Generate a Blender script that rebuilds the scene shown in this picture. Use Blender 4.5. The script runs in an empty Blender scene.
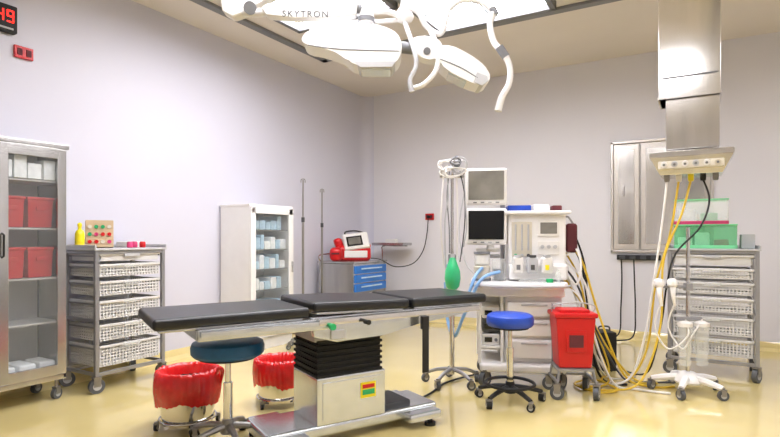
import bpy, bmesh, math, random
from mathutils import Vector, Matrix, Euler
PI = math.pi
R = math.radians
rnd = random.Random(7)
col = bpy.context.scene.collection
H, HOR, F, RC = 1.17, 238.0, 530.0, math.radians(30.4)
CEIL = 3.30
def W(X, Y, z=0.0):
    return Vector((4.401 + .8625*X - .506*Y, -6.751 + .506*X + .8625*Y, z))
def lin(h):
    h = h.lstrip('#'); o = []
    for i in (0, 2, 4):
        c = int(h[i:i+2], 16)/255
        o.append(c/12.92 if c <= .04045 else ((c+.055)/1.055)**2.4)
    return o
# ------------------------------------------------------------ materials
def mat(name, hexc, rough=.5, metal=0, var=.05, scale=8, bump=0, emit=0, coat=0, stretch=None, trans=0):
    m = bpy.data.materials.new(name); m.use_nodes = True
    nt = m.node_tree; b = nt.nodes['Principled BSDF']
    c = lin(hexc)
    tc = nt.nodes.new('ShaderNodeTexCoord'); mp = nt.nodes.new('ShaderNodeMapping')
    nt.links.new(tc.outputs['Object'], mp.inputs[0])
    if stretch: mp.inputs['Scale'].default_value = stretch
    n = nt.nodes.new('ShaderNodeTexNoise'); n.inputs['Scale'].default_value = scale; n.inputs['Detail'].default_value = 4
    nt.links.new(mp.outputs[0], n.inputs['Vector'])
    rp = nt.nodes.new('ShaderNodeValToRGB')
    rp.color_ramp.elements[0].position = .3; rp.color_ramp.elements[1].position = .7
    rp.color_ramp.elements[0].color = [max(0, v*(1-var)) for v in c]+[1]
    rp.color_ramp.elements[1].color = [min(1, v*(1+var)) for v in c]+[1]
    nt.links.new(n.outputs['Fac'], rp.inputs[0]); nt.links.new(rp.outputs[0], b.inputs['Base Color'])
    b.inputs['Roughness'].default_value = rough; b.inputs['Metallic'].default_value = metal
    if coat: b.inputs['Coat Weight'].default_value = coat; b.inputs['Coat Roughness'].default_value = .05
    if trans: b.inputs['Transmission Weight'].default_value = trans
    if emit:
        b.inputs['Emission Strength'].default_value = emit
        nt.links.new(rp.outputs[0], b.inputs['Emission Color'])
    if bump:
        bp = nt.nodes.new('ShaderNodeBump'); bp.inputs['Strength'].default_value = bump; bp.inputs['Distance'].default_value = .01
        nt.links.new(n.outputs['Fac'], bp.inputs['Height']); nt.links.new(bp.outputs[0], b.inputs['Normal'])
    return m
def clearmat(name, hexc, fac=.15, rough=.05, tint=.5):
    m = bpy.data.materials.new(name); m.use_nodes = True
    nt = m.node_tree; nt.nodes.clear()
    o = nt.nodes.new('ShaderNodeOutputMaterial'); mx = nt.nodes.new('ShaderNodeMixShader')
    t = nt.nodes.new('ShaderNodeBsdfTransparent'); p = nt.nodes.new('ShaderNodeBsdfPrincipled')
    t.inputs[0].default_value = [1-tint+tint*v for v in lin(hexc)]+[1]
    p.inputs['Base Color'].default_value = lin(hexc)+[1]; p.inputs['Roughness'].default_value = rough
    mx.inputs[0].default_value = fac
    nt.links.new(t.outputs[0], mx.inputs[1]); nt.links.new(p.outputs[0], mx.inputs[2]); nt.links.new(mx.outputs[0], o.inputs[0])
    return m
M = dict(
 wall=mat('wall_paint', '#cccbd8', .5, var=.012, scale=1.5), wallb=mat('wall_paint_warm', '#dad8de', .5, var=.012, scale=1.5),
 ceil=mat('ceiling_paint', '#ddd6d0', .7, var=.02, scale=2), floor=mat('floor_epoxy', '#dac788', .10, var=.06, scale=1.3, coat=.8),
 steel=mat('brushed_steel', '#c2c2c2', .24, .92, var=.1, scale=12, stretch=(1, 1, .1)),
 steelb=mat('bright_column_steel', '#dcdad8', .16, .9, var=.07, scale=14, stretch=(1, 1, .06)),
 steelt=mat('table_steel', '#c6cace', .2, .8, var=.06, scale=12),
 steeld=mat('dull_steel', '#96938f', .42, .85, var=.1, scale=9),
 chrome=mat('chrome', '#d6d4d2', .13, 1, var=.03),
 alu=mat('grey_aluminium', '#9b9b9e', .38, .6, var=.05),
 white=mat('white_enamel', '#e8e6e5', .3, var=.02), whitep=mat('white_plastic', '#dfdcd8', .42, var=.03),
 basket=mat('basket_plastic', '#cfcecd', .45, var=.04),
 lamp=mat('lamp_shell', '#dedcdb', .28, var=.015),
 cream=mat('cream_plastic', '#cfc7b6', .45, var=.04), grey=mat('grey_plastic', '#75767a', .45, var=.05),
 lgrey=mat('pale_grey_plastic', '#b6b6b9', .5, var=.04), dgrey=mat('dark_grey_plastic', '#404144', .5, var=.08),
 black=mat('black_vinyl', '#121316', .34, var=.2, scale=30, bump=.06), rubber=mat('black_rubber', '#0e0e0f', .6, var=.2),
 cloth=mat('black_bellows_cloth', '#0a0a0b', .8, var=.3, scale=25, bump=.3),
 wheel=mat('grey_tyre', '#505256', .6, var=.1),
 red=mat('red_plastic', '#c40f15', .35, var=.06), redd=mat('deep_red_plastic', '#b81016', .4, var=.08), bag=mat('red_film', '#cf1114', .26, var=.12, scale=22, bump=.5, coat=.3),
 dred=mat('maroon_cloth', '#5a1f28', .7, var=.2), blue=mat('blue_vinyl', '#1c44ad', .42, var=.1), bluep=mat('blue_plastic', '#2373cb', .4, var=.08),
 teal=mat('teal_vinyl', '#10507f', .42, var=.12, scale=20), green=mat('green_rubber', '#1fa463', .4, var=.1),
 yellow=mat('yellow_hose', '#d8b52e', .45, var=.08), yel=mat('yellow_plastic', '#ecd71c', .4, var=.05), pink=mat('pink_plastic', '#c93a6e', .4, var=.05),
 bluehose=mat('pale_blue_hose', '#7fa8d8', .4, var=.08), brown=mat('tan_card', '#bfa684', .7, var=.08),
 screen=mat('dark_screen', '#101214', .1, var=.3), screen2=mat('grey_screen', '#78756e', .08, var=.35, scale=4),
 led=mat('red_led', '#f02418', .4, emit=2), panel=mat('light_diffuser', '#fbfaff', .5, var=.003, emit=15),
 packs=mat('sterile_pack', '#eceff0', .6, var=.1, scale=20), packb=mat('blue_pack', '#b5d2e6', .6, var=.12, scale=20),
 panelm=mat('silver_steel_panel', '#d6d0ca', .24, .5, var=.04, scale=3),
 glass=clearmat('clear_glass', '#d2d6d8', .07, .03, .2), cplastic=clearmat('clear_plastic', '#eef1f0', .28, .2, .1),
 gplastic=clearmat('clear_green_plastic', '#8fe6b0', .2, .2, .25), pgreen=mat('pale_green_plastic', '#79cf98', .4, var=.05), gbag=mat('green_bag_film', '#2fb877', .3, var=.12, coat=.3), lens=mat('lamp_lens', '#cfd6de', .1, var=.02),
 lining=mat('cabinet_lining', '#b9b7b5', .45, .1, var=.05),
)
# ------------------------------------------------------------ mesh builder
def spline(pts, n=6, closed=False):
    P = [Vector(p) for p in pts]
    if len(P) < 3: return P
    out = []; N = len(P)
    rng = range(N) if closed else range(N-1)
    for i in rng:
        if closed: p0, p1, p2, p3 = P[i-1], P[i], P[(i+1) % N], P[(i+2) % N]
        else: p0, p1, p2, p3 = P[max(i-1, 0)], P[i], P[i+1], P[min(i+2, N-1)]
        for k in range(n):
            t = k/n
            out.append(.5*((2*p1)+(p2-p0)*t+(2*p0-5*p1+4*p2-p3)*t*t+(3*p1-p0-3*p2+p3)*t**3))
    if not closed: out.append(P[-1])
    return out
class MB:
    def __init__(s): s.bm = bmesh.new(); s.wn = False
    def _bev(s, vs, b, seg):
        if b > 0:
            s.wn = True
            es = list({e for v in vs for e in v.link_edges})
            bmesh.ops.bevel(s.bm, geom=es, offset=b, segments=seg, profile=.5, affect='EDGES', clamp_overlap=True)
    def box(s, c, d, rot=(0, 0, 0), bev=0, seg=2):
        m = Matrix.Translation(Vector(c)) @ Euler(rot).to_matrix().to_4x4() @ Matrix.Diagonal((d[0], d[1], d[2], 1))
        r = bmesh.ops.create_cube(s.bm, size=1, matrix=m); s._bev(r['verts'], bev, seg); return s
    def tbox(s, c, b, t, h, bev=0):
        vs = []
        for (w, dd), z in ((b, 0), (t, h)):
            for sx, sy in ((-1, -1), (1, -1), (1, 1), (-1, 1)):
                vs.append(s.bm.verts.new((c[0]+sx*w/2, c[1]+sy*dd/2, c[2]+z)))
        for f in ((3, 2, 1, 0), (4, 5, 6, 7), (0, 1, 5, 4), (1, 2, 6, 5), (2, 3, 7, 6), (3, 0, 4, 7)):
            s.bm.faces.new([vs[i] for i in f])
        s._bev(vs, bev, 2); return s
    def cyl(s, p0, p1, r, r1=None, seg=16):
        p0, p1 = Vector(p0), Vector(p1); d = p1-p0
        q = d.to_track_quat('Z', 'Y').to_matrix().to_4x4()
        bmesh.ops.create_cone(s.bm, cap_ends=True, segments=seg, radius1=r, radius2=r if r1 is None else r1, depth=d.length,
                              matrix=Matrix.Translation((p0+p1)/2) @ q); return s
    def ell(s, c, d, seg=16):
        bmesh.ops.create_uvsphere(s.bm, u_segments=seg, v_segments=seg//2+2, radius=.5,
                                  matrix=Matrix.Translation(Vector(c)) @ Matrix.Diagonal((d[0], d[1], d[2], 1))); return s
    def tube(s, pts, r, seg=8, n=6, closed=False, smooth=True):
        P = spline(pts, n, closed) if smooth else [Vector(p) for p in pts]
        N = len(P)
        def tan(i):
            if closed: return (P[(i+1) % N]-P[i-1]).normalized()
            return (P[min(i+1, N-1)]-P[max(i-1, 0)]).normalized()
        t0 = tan(0); up = Vector((0, 0, 1)) if abs(t0.z) < .9 else Vector((1, 0, 0))
        nrm = (up-t0*up.dot(t0)).normalized(); rings = []
        for i in range(N):
            t = tan(i); nrm = (nrm-t*nrm.dot(t)).normalized(); bi = t.cross(nrm)
            if isinstance(r, (list, tuple)):
                f = i/(N-1)*(len(r)-1); k = min(int(f), len(r)-2); rr = r[k]+(r[k+1]-r[k])*(f-k)
            else: rr = r
            rings.append([s.bm.verts.new(P[i]+(nrm*math.cos(2*PI*k/seg)+bi*math.sin(2*PI*k/seg))*rr) for k in range(seg)])
        for i in range(N if closed else N-1):
            a, b = rings[i], rings[(i+1) % N]
            for k in range(seg): s.bm.faces.new((a[k], a[(k+1) % seg], b[(k+1) % seg], b[k]))
        if not closed:
            s.bm.faces.new(rings[0][::-1]); s.bm.faces.new(rings[-1])
        return s
    def lathe(s, prof, c=(0, 0, 0), seg=28, wav=None, caps=True):
        rings = []
        for (r, z) in prof:
            ring = []
            for k in range(seg):
                a = 2*PI*k/seg; rr, zz = r, z
                if wav: rr, zz = wav(r, z, a)
                ring.append(s.bm.verts.new((c[0]+rr*math.cos(a), c[1]+rr*math.sin(a), c[2]+zz)))
            rings.append(ring)
        for i in range(len(rings)-1):
            for k in range(seg):
                s.bm.faces.new((rings[i][k], rings[i][(k+1) % seg], rings[i+1][(k+1) % seg], rings[i+1][k]))
        if caps:
            s.bm.faces.new(rings[0][::-1]); s.bm.faces.new(rings[-1])
        return s
    def prism(s, poly, y0, y1, bev=0, axis='y', seg=2):
        def mk(u, v, w): return (u, w, v) if axis == 'y' else ((w, u, v) if axis == 'x' else (u, v, w))
        a = [s.bm.verts.new(mk(u, v, y0)) for u, v in poly]; b = [s.bm.verts.new(mk(u, v, y1)) for u, v in poly]
        n = len(poly); s.bm.faces.new(a); s.bm.faces.new(b[::-1])
        for i in range(n): s.bm.faces.new((a[i], b[i], b[(i+1) % n], a[(i+1) % n]))
        s._bev(a+b, bev, seg); return s
    def build(s, name, m, parent=None, ang=38, label=None):
        bmesh.ops.recalc_face_normals(s.bm, faces=s.bm.faces)
        me = bpy.data.meshes.new(name); s.bm.to_mesh(me); s.bm.free()
        me.polygons.foreach_set('use_smooth', [True]*len(me.polygons))
        try: me.set_sharp_from_angle(angle=R(ang))
        except Exception: pass
        me.materials.append(M[m] if isinstance(m, str) else m)
        o = bpy.data.objects.new(name, me); col.objects.link(o)
        if s.wn:
            md = o.modifiers.new('weighted_normal', 'WEIGHTED_NORMAL'); md.keep_sharp = True
        if parent: o.parent = parent
        if label: o['label'] = label
        return o
def tag(o, label, cat, group=None):
    o['label'] = label; o['category'] = cat
    if group: o['group'] = group
    return o
def thing(name, label, cat, loc=(0, 0, 0), rz=0, group=None):
    o = bpy.data.objects.new(name, None); col.objects.link(o); o.empty_display_size = .1
    o.location = loc; o.rotation_euler = (0, 0, rz)
    return tag(o, label, cat, group)
def thingC(name, label, cat, px, d, rot=0, z=0, group=None):
    return thing(name, label, cat, W((px-390)/F*d, d, z), RC+R(rot), group)
def struct(mb, name, m):
    o = mb.build(name, m); o['kind'] = 'structure'; return o
def dup(root, loc, rz=None, label=None):
    r = root.copy(); col.objects.link(r); r.location = loc
    if rz is not None: r.rotation_euler = (0, 0, rz)
    if label: r['label'] = label
    for ch in list(root.children):
        c = ch.copy(); col.objects.link(c); c.parent = r
        for g in list(ch.children):
            d = g.copy(); col.objects.link(d); d.parent = c
    return r
def caster(parent, x, y, r=.045, ang=0, top=None, tyre='wheel', w=.028):
    top = top or 2.5*r
    u = Vector((math.cos(ang), math.sin(ang), 0)); v = Vector((-u.y, u.x, 0)); c = Vector((x, y, r))
    f = MB(); f.cyl((x, y, 2.1*r), (x, y, top), .012, seg=10)
    for sg in (-1, 1):
        p = c+v*sg*(w/2+.004)
        f.box(p+Vector((0, 0, r*.6)), (r*.9, .005, r*1.35), rot=(0, 0, ang), bev=.001)
    f.box((x, y, 2.15*r), (r*1.1, w+.014, .01), rot=(0, 0, ang), bev=.003)
    fo = f.build('caster', 'steeld', parent)
    wl = MB(); wl.cyl(c-v*w/2, c+v*w/2, r, seg=22); wl.build('wheel', tyre, fo)
    h = MB(); h.cyl(c-v*(w/2+.003), c+v*(w/2+.003), r*.55, seg=16); h.build('hub', 'lgrey', fo)
    return fo
def hose(name, pts, r, m, label, cat='hose', group=None, n=6):
    return tag(MB().tube(pts, r, seg=8, n=n).build(name, m), label, cat, group)

# ------------------------------------------------------------ the room
XR, YF = 7.2, -9.0
struct(MB().box((XR/2, YF/2, -.05), (XR+.4, -YF+.4, .1)), 'floor', 'floor')
struct(MB().box((XR/2, YF/2, CEIL+.05), (XR+.4, -YF+.4, .1)), 'ceiling', 'ceil')
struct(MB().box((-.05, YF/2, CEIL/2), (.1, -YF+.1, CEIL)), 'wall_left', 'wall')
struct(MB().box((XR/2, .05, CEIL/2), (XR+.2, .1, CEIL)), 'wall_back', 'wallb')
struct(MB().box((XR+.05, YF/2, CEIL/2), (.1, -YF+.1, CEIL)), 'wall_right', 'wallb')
struct(MB().box((XR/2, YF-.05, CEIL/2), (XR+.2, .1, CEIL)), 'wall_front', 'wallb')
def cove(name, r=.16):
    mb = MB(); pts = [(0, 0)]+[(r-r*math.sin(a*PI/16), -(r-r*math.cos(a*PI/16))) for a in range(9)]
    mb.prism(pts, 0, CEIL, axis='z'); return struct(mb, name, 'wall')
cove('trim_1')
struct(MB().prism([(0, 0), (.07, 0), (.05, .012), (.02, .03), (.008, .07), (0, .09)], YF, 0, axis='y'), 'baseboard_left', 'floor')
mb = MB(); mb.prism([(0, 0), (-.07, 0), (-.05, .012), (-.02, .03), (-.008, .07), (0, .09)], 0, XR, axis='x'); struct(mb, 'baseboard_back', 'floor')
LX0, LX1, LY0, LY1 = .5, 4.6, -1.67, -6.2
mb = MB()
for (a, b, c, d) in ((LX0, LX0+.09, LY1, LY0), (LX1-.09, LX1, LY1, LY0)): mb.box(((a+b)/2, (c+d)/2, CEIL-.015), (b-a, d-c, .03), bev=.004)
for yy in (LY0-.045, LY1+.045): mb.box(((LX0+LX1)/2, yy, CEIL-.015), (LX1-LX0, .09, .03), bev=.004)
struct(mb, 'trim_2', 'grey')
def ceiling_light(x0, x1, y0, y1, label):
    t = thing('ceiling_light', label, 'ceiling light', ((x0+x1)/2, (y0+y1)/2, CEIL-.05), 0, 'square panel lights of the clean-air ceiling')
    w, d = x1-x0, y1-y0; f = MB()
    for s in (-1, 1):
        f.box((s*(w/2-.025), 0, .01), (.05, d, .08), bev=.006); f.box((0, s*(d/2-.025), .01), (w, .05, .08), bev=.006)
    f.build('frame', 'grey', t)
    g = MB()
    for i in range(1, 3): g.box((0, -d/2+i*d/3, .012), (w-.08, .016, .02))
    g.box((0, 0, .012), (.016, d-.08, .02)); g.build('grid_bars', 'grey', t)
    MB().box((0, 0, .03), (w-.09, d-.09, .02)).build('diffuser', 'panel', t)
ceiling_light(2.12, 3.28, -3.1, -1.88, 'bright square ceiling light behind the surgical lamp arms, nearest the back wall')
ceiling_light(.92, 2.06, -4.0, -2.62, 'bright ceiling light panel above the lettered lamp arm')
ceiling_light(2.12, 3.28, -4.5, -3.3, 'bright ceiling light panel directly above the operating table lamp')
ceiling_light(2.12, 3.28, -5.9, -4.7, 'bright ceiling light panel on the camera side of the clean-air ceiling')
ceiling_light(3.4, 4.4, -5.9, -4.7, 'bright ceiling light panel nearest the camera')
ceiling_light(5.5, 6.5, -5.2, -4.0, 'added fill light panel, out of view, outside the clean-air surround on the right')  # invented fill panel out of view, added to brighten the room from the right
ceiling_light(5.5, 6.5, -3.0, -1.9, 'added fill light panel, out of view, beyond the right trolley near the back wall')  # unseen panel added only to brighten the back wall

# ------------------------------------------------------------ wall clock + sockets
t = thing('digital_clock', 'black wall clock with red digits high on the left wall', 'clock', (.03, -5.02, 2.77))
MB().box((.0, -.03, 0), (.06, .56, .2), bev=.01).build('case', 'rubber', t)
seg7 = {'4': 'bcfg', '9': 'abcdfg'}
def digit(ch, y, z, w=.036, h=.08, th=.01):
    P = {'a': (0, h/2, 1), 'g': (0, 0, 1), 'd': (0, -h/2, 1), 'b': (w/2, h/4, 0), 'c': (w/2, -h/4, 0), 'f': (-w/2, h/4, 0), 'e': (-w/2, -h/4, 0)}
    mb = MB()
    for s_ in seg7[ch]:
        u, v, hz = P[s_]
        mb.box((.032, y+u, z+v), (.006, w+.008 if hz else th, th if hz else h*.55))
    mb.build('digit', 'led', t)
digit('4', .135, .015); digit('9', .2, .015)
MB().box((.032, .16, -.075), (.004, .12, .012)).build('label_strip', 'lgrey', t)
def socket(loc, rz, label, s=1):
    t = thing('wall_socket', label, 'socket', loc, rz)
    MB().box((0, -.012, 0), (.13*s, .024, .09*s), bev=.005).build('plate', 'red', t)
    for q in (-1, 1): MB().box((q*.03*s, -.026, 0), (.035*s, .008, .05*s), bev=.003).build('outlet', 'dred', t)
    return t
socket((0, -4.71, 2.56), R(90), 'red wall socket beside the digital clock')
s2 = socket((1.097, 0, 1.47), 0, 'red wall socket on the back wall above the steel trolley cable')
MB().box((0, -.045, -.005), (.045, .03, .04), bev=.006).build('plug', 'rubber', s2)
hose('power_cable', [(1.097, -.06, 1.44), (1.09, -.08, 1.25), (1.05, -.12, 1.0), (.96, -.25, .82), (.82, -.5, .78), (.68, -.66, .88), (.56, -.74, .90)], .007, 'rubber', 'thin black cable hanging from the red socket to the defibrillator', 'cable')

# ------------------------------------------------------------ stainless glass cabinet (far left)
t = thing('steel_cabinet', 'tall stainless steel cabinet with glass doors at far left', 'cabinet', (.21, -5.05, 0), R(90))
b = MB()
for s in (-1, 1): b.box((s*.438, 0, 1.0), (.024, .36, 1.7), bev=.004)
b.box((0, 0, 1.83), (.92, .4, .035), bev=.005); b.box((0, 0, .165), (.9, .36, .04), bev=.004); b.box((0, .178, 1.0), (.86, .006, 1.7))
b.build('body', 'steel', t)
MB().box((0, .168, 1.0), (.84, .01, 1.62)).build('back_lining', 'lining', t)
for z in (.57, .89, 1.245, 1.585): MB().box((0, .01, z-.01), (.85, .3, .014), bev=.002).build('shelf', 'lining', t)
for s in (-1, 1):
    d = MB(); cx = s*.221
    for q in (-1, 1): d.box((cx+q*.187, -.19, 1.0), (.062, .022, 1.62), bev=.004)
    for z in (.225, 1.775): d.box((cx, -.19, z), (.32, .022, .075), bev=.004)
    do = d.build('door', 'steel', t)
    MB().box((cx, -.188, 1.0), (.33, .005, 1.5)).build('pane', 'glass', do)
    hd = MB(); hd.tube([(s*.025, -.2, 1.2), (s*.025, -.225, 1.19), (s*.025, -.225, 1.05), (s*.025, -.2, 1.04)], .007, smooth=False)
    hd.build('handle', 'rubber', do)
for sx in (-1, 1):
    for sy in (-1, 1): caster(t, sx*.4, sy*.14, .04, R(20), .148)
def bin_thing(label, loc, rz, m='redd', w=.17, dpt=.24, h=.22, group=None, name='storage_bin'):
    t = thing(name, label, 'bin', loc, rz, group)
    b = MB(); b.tbox((0, 0, 0), (w*.92, dpt*.92), (w, dpt), h*.9, bev=.006); b.build('body', m, t)
    r = MB(); r.box((0, 0, h*.93), (w+.012, dpt+.012, .022), bev=.006); r.build('lid', m, t)
    MB().box((0, -dpt/2-.008, h*.6), (w*.4, .008, .03), bev=.003).build('latch', m, t)
    return t
rb = None
for zz, sh in ((1.245, 'upper'), (.89, 'lower')):
    for yy, pl in ((.11, 'left'), (.3, 'right')):
        lb = f'red plastic bin, {pl} of the pair on the {sh} red-bin shelf, steel cabinet'
        if rb is None: rb = bin_thing(lb, (.22, -5.05+yy, zz), R(90), group='red bins in the steel cabinet')
        else: dup(rb, (.22, -5.05+yy, zz), label=lb)
for i, (yy, h, w) in enumerate(((.07, .12, .08), (.16, .16, .08), (.25, .11, .09), (.35, .14, .08))):
    b = MB(); b.box((0, 0, h/2), (w, .14, h), bev=.006)
    o = b.build('supply_box', 'packs'); o.location = (.29, -5.05+yy, 1.585); o.rotation_euler = (0, 0, R(90))
    tag(o, ['small white supply box nearest the door handle on the top shelf of the steel cabinet', 'tallest white supply box on the top shelf of the steel cabinet', 'lowest white supply box on the top shelf of the steel cabinet', 'white supply box at the right end of the top shelf of the steel cabinet'][i], 'box', 'white boxes on the steel cabinet top shelf')
for i in range(6):
    b = MB(); b.box((0, 0, .025), (.11, .22, .048), bev=.014, seg=3)
    o = b.build('sterile_pack', 'packs'); o.location = (.24, -5.05+.08+(i % 3)*.13, .186+.05*(i//3)); o.rotation_euler = (0, 0, R(90))
    tag(o, 'white wrapped pack stacked on the bottom of the steel cabinet', 'pack', 'packs at the bottom of the steel cabinet')

# ------------------------------------------------------------ basket trolleys
def basket_cart(label, loc, rz, w, dp, h, rows):
    t = thing('basket_trolley', label, 'trolley', loc, rz)
    f = MB()
    for sx in (-1, 1):
        for sy in (-1, 1): f.box((sx*(w/2-.016), sy*(dp/2-.016), (h+.12)/2), (.03, .03, h-.14), bev=.004)
        for z in (.14, h-.03, h*.5): f.box((sx*(w/2-.016), 0, z), (.02, dp-.03, .025), bev=.003)
        for z0, z1, ty in rows: f.box((sx*(w/2-.035), 0, z1-.015), (.012, dp-.05, .012))
    for sy in (-1, 1):
        for z in (.14, h-.03): f.box((0, sy*(dp/2-.016), z), (w-.04, .02, .028), bev=.003)
    f.build('frame', 'alu', t)
    tt = MB(); tt.box((0, 0, h-.008), (w+.02, dp+.02, .016), bev=.005)
    for s in (-1, 1):
        tt.box((s*(w/2+.002), 0, h+.012), (.012, dp+.02, .03), bev=.004)
    tt.box((0, dp/2+.002, h+.012), (w+.02, .012, .03), bev=.004)
    tt.build('top_tray', 'lgrey', t)
    for z0, z1, ty in rows:
        b = MB(); bw, bd = w-.085, dp-.04
        b.box((0, 0, z0), (bw-.03, bd-.03, .006))
        for s in (-1, 1):
            b.box((0, s*bd/2, z1), (bw, .014, .02), bev=.004); b.box((s*bw/2, 0, z1), (.014, bd, .02), bev=.004)
            b.box((0, s*(bd/2-.012), z0+.005), (bw-.02, .008, .014)); b.box((s*(bw/2-.012), 0, z0+.005), (.008, bd-.02, .014))
        if ty == 'w':
            n = int(bw/.026)
            for i in range(n+1):
                x = -bw/2+.01+i*(bw-.02)/n
                b.box((x, -bd/2+.006, (z0+z1)/2), (.009, .007, z1-z0)); b.box((x, bd/2-.006, (z0+z1)/2), (.007, .007, z1-z0))
            m_ = int(bd/.03)
            for i in range(m_+1):
                y = -bd/2+.01+i*(bd-.02)/m_
                for s in (-1, 1): b.box((s*(bw/2-.006), y, (z0+z1)/2), (.007, .008, z1-z0))
            q = z0+.022
            while q < z1-.01:
                for s in (-1, 1):
                    b.box((0, s*(bd/2-.006), q), (bw-.02, .006, .009)); b.box((s*(bw/2-.006), 0, q), (.006, bd-.02, .009))
                q += .024
        else:
            for s in (-1, 1):
                b.box((0, s*(bd/2-.008), (z0+z1)/2), (bw-.03, .006, z1-z0)); b.box((s*(bw/2-.008), 0, (z0+z1)/2), (.006, bd-.03, z1-z0))
        bo = b.build('basket', 'basket', t)
        MB().box((0, -bd/2-.012, z1-.008), (.13, .012, .024), bev=.003).build('label_holder', 'cplastic' if ty == 'w' else 'lgrey', bo)
    for sx in (-1, 1):
        for sy in (-1, 1): caster(t, sx*(w/2-.02), sy*(dp/2-.02), .056, rnd.uniform(-.5, .5)+(PI/2 if sx > 0 else 0), .14, w=.036)
    return t
LC = (.28, -4.15)
basket_cart('grey trolley with white baskets beside the steel cabinet on the left', (LC[0], LC[1], 0), R(90), .6, .44, 1.09,
            [(.19, .34, 'w'), (.385, .50, 'w'), (.55, .68, 'w'), (.73, .83, 'w'), (.875, .96, 'w'), (.995, 1.045, 't')])
RX, RY = 4.48, -1.33
basket_cart('grey trolley with white baskets against the right side, under the clear bins', (RX, RY, 0), 0, .66, .5, 1.08,
            [(.19, .32, 'w'), (.36, .50, 'w'), (.55, .66, 'w'), (.70, .79, 'w'), (.83, .905, 'w'), (.95, 1.02, 't')])
zt = 1.091
o = tag(MB().lathe([(.03, 0), (.034, .01), (.034, .11), (.026, .135), (.012, .145), (.012, .165), (.016, .167), (.016, .19), (.004, .2)], (0, 0, 0)).build('spray_bottle', 'yel'), 'yellow bottle at the near end of the left basket trolley top', 'bottle'); o.location = (.24, -4.42, zt)
t = thing('vial_rack', 'tan rack with rows of coloured caps on the left basket trolley', 'rack', (.2, -4.24, zt), R(62))
b = MB(); b.box((0, 0, .11), (.2, .07, .22), rot=(R(-8), 0, 0), bev=.006); b.build('rack_body', 'brown', t)
cc = ['red', 'green', 'cream', 'red', 'pink', 'green', 'cream', 'red', 'green', 'pink', 'red', 'cream']
for i in range(4):
    for j in range(3):
        MB().cyl((-.07+i*.046, -.03, .05+j*.06), (-.07+i*.046, -.055+.008*j, .05+j*.06), .015, seg=12).build('cap', cc[i*3+j], t)
for i, (x, y, m_, l) in enumerate(((.36, -4.08, 'pink', 'small pink jar at the front of the left trolley top'), (.38, -3.98, 'red', 'small red jar at the far end of the left trolley top'), (.3, -4.0, 'pink', 'small pink cup behind the red jar on the left trolley'))):
    o = tag(MB().lathe([(.02, 0), (.024, .005), (.024, .04), (.018, .05)]).build('jar', m_), l, 'jar'); o.location = (x, y, zt)
b = MB(); b.box((0, 0, .025), (.16, .12, .05), bev=.006); o = b.build('tray_box', 'whitep'); tag(o, 'low white box at the back of the left trolley top', 'box'); o.location = (.17, -3.97, zt)

# ------------------------------------------------------------ white glass door cabinet
wx0, wx1, wy0, wy1, wh = .02, .45, -2.83, -2.18, 1.52
t = thing('medicine_cabinet', 'white metal cabinet with glass door full of supplies by the left wall', 'cabinet', ((wx0+wx1)/2, (wy0+wy1)/2, 0), R(90))
w, dp = wy1-wy0, .42
b = MB()
for s in (-1, 1): b.box((s*(w/2-.01), 0, wh/2), (.02, dp, wh-.02), bev=.003)
b.box((0, dp/2-.008, wh/2), (w-.03, .012, wh-.04)); b.box((0, 0, wh-.012), (w+.01, dp+.01, .024), bev=.004); b.box((0, 0, .06), (w-.02, dp-.01, .12), bev=.003)
b.build('body', 'white', t)
for z in (.38, .62, .84, 1.05, 1.26): MB().box((0, .01, z-.006), (w-.05, dp-.06, .008)).build('shelf', 'cplastic', t)
d = MB()
for s in (-1, 1): d.box((s*(w/2-.035), -dp/2-.012, .81), (.07, .022, wh-.16), bev=.004)
for z in (.17, wh-.055): d.box((0, -dp/2-.012, z), (w-.02, .022, .08), bev=.004)
do = d.build('door', 'white', t); MB().box((0, -dp/2-.01, .8), (w-.13, .005, wh-.26)).build('pane', 'glass', do)
hb = MB(); hb.box((w/2-.035, -dp/2-.035, .85), (.014, .026, .12), bev=.004); hb.build('handle', 'chrome', do)
cxm, cym = (wx0+wx1)/2, (wy0+wy1)/2
names = {.38: 'lowest', .62: 'second lowest', .84: 'middle', 1.05: 'second highest', 1.26: 'top'}
for z, nm in names.items():
    x = -.26
    while x < .2:
        ww = rnd.choice((.05, .07, .09)); hh = rnd.uniform(.08, .16); bl = rnd.random() < .5
        b = MB(); b.box((0, 0, hh/2), (ww, .28, hh), bev=.012, seg=2)
        o = b.build('sterile_pack', 'packb' if bl else 'packs'); o.location = (cxm+.02, cym+x+ww/2, z); o.rotation_euler = (0, 0, R(90))
        tag(o, f"{'pale blue' if bl else 'off-white'} wrapped pack on the {nm} shelf of the white glass-door cabinet", 'pack', f'packs on the {nm} shelf of the white cabinet')
        x += ww+.006

# ------------------------------------------------------------ drip stands near the corner
def iv_pole(label, px, d, top, br=.2):
    t = thingC('drip_stand', label, 'drip stand', px, d)
    p = MB(); p.cyl((0, 0, .06), (0, 0, top-.4), .013, seg=12); p.cyl((0, 0, top-.42), (0, 0, top), .009, seg=10); p.build('pole', 'steeld', t)
    MB().tube([(-.022, 0, top-.03), (-.02, 0, top-.0), (0, 0, top+.01), (.02, 0, top), (.022, 0, top-.03)], .005, seg=6, n=3).build('hook', 'steeld', t)
    b = MB()
    for k in range(5):
        a = k*2*PI/5; b.tube([(0, 0, .1), (br*.6*math.cos(a), br*.6*math.sin(a), .09), (br*math.cos(a), br*math.sin(a), .07)], .012, seg=6)
    b.build('base', 'steeld', t)
    for k in range(5): a = k*2*PI/5; caster(t, br*math.cos(a), br*math.sin(a), .025, a, .07, w=.016)
    MB().cyl((0, 0, top-.45), (0, 0, top-.4), .018, seg=12).build('clamp', 'dgrey', t)
iv_pole('thin drip stand right of the white cabinet', 303, 5.65, 1.79, .17)
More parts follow.
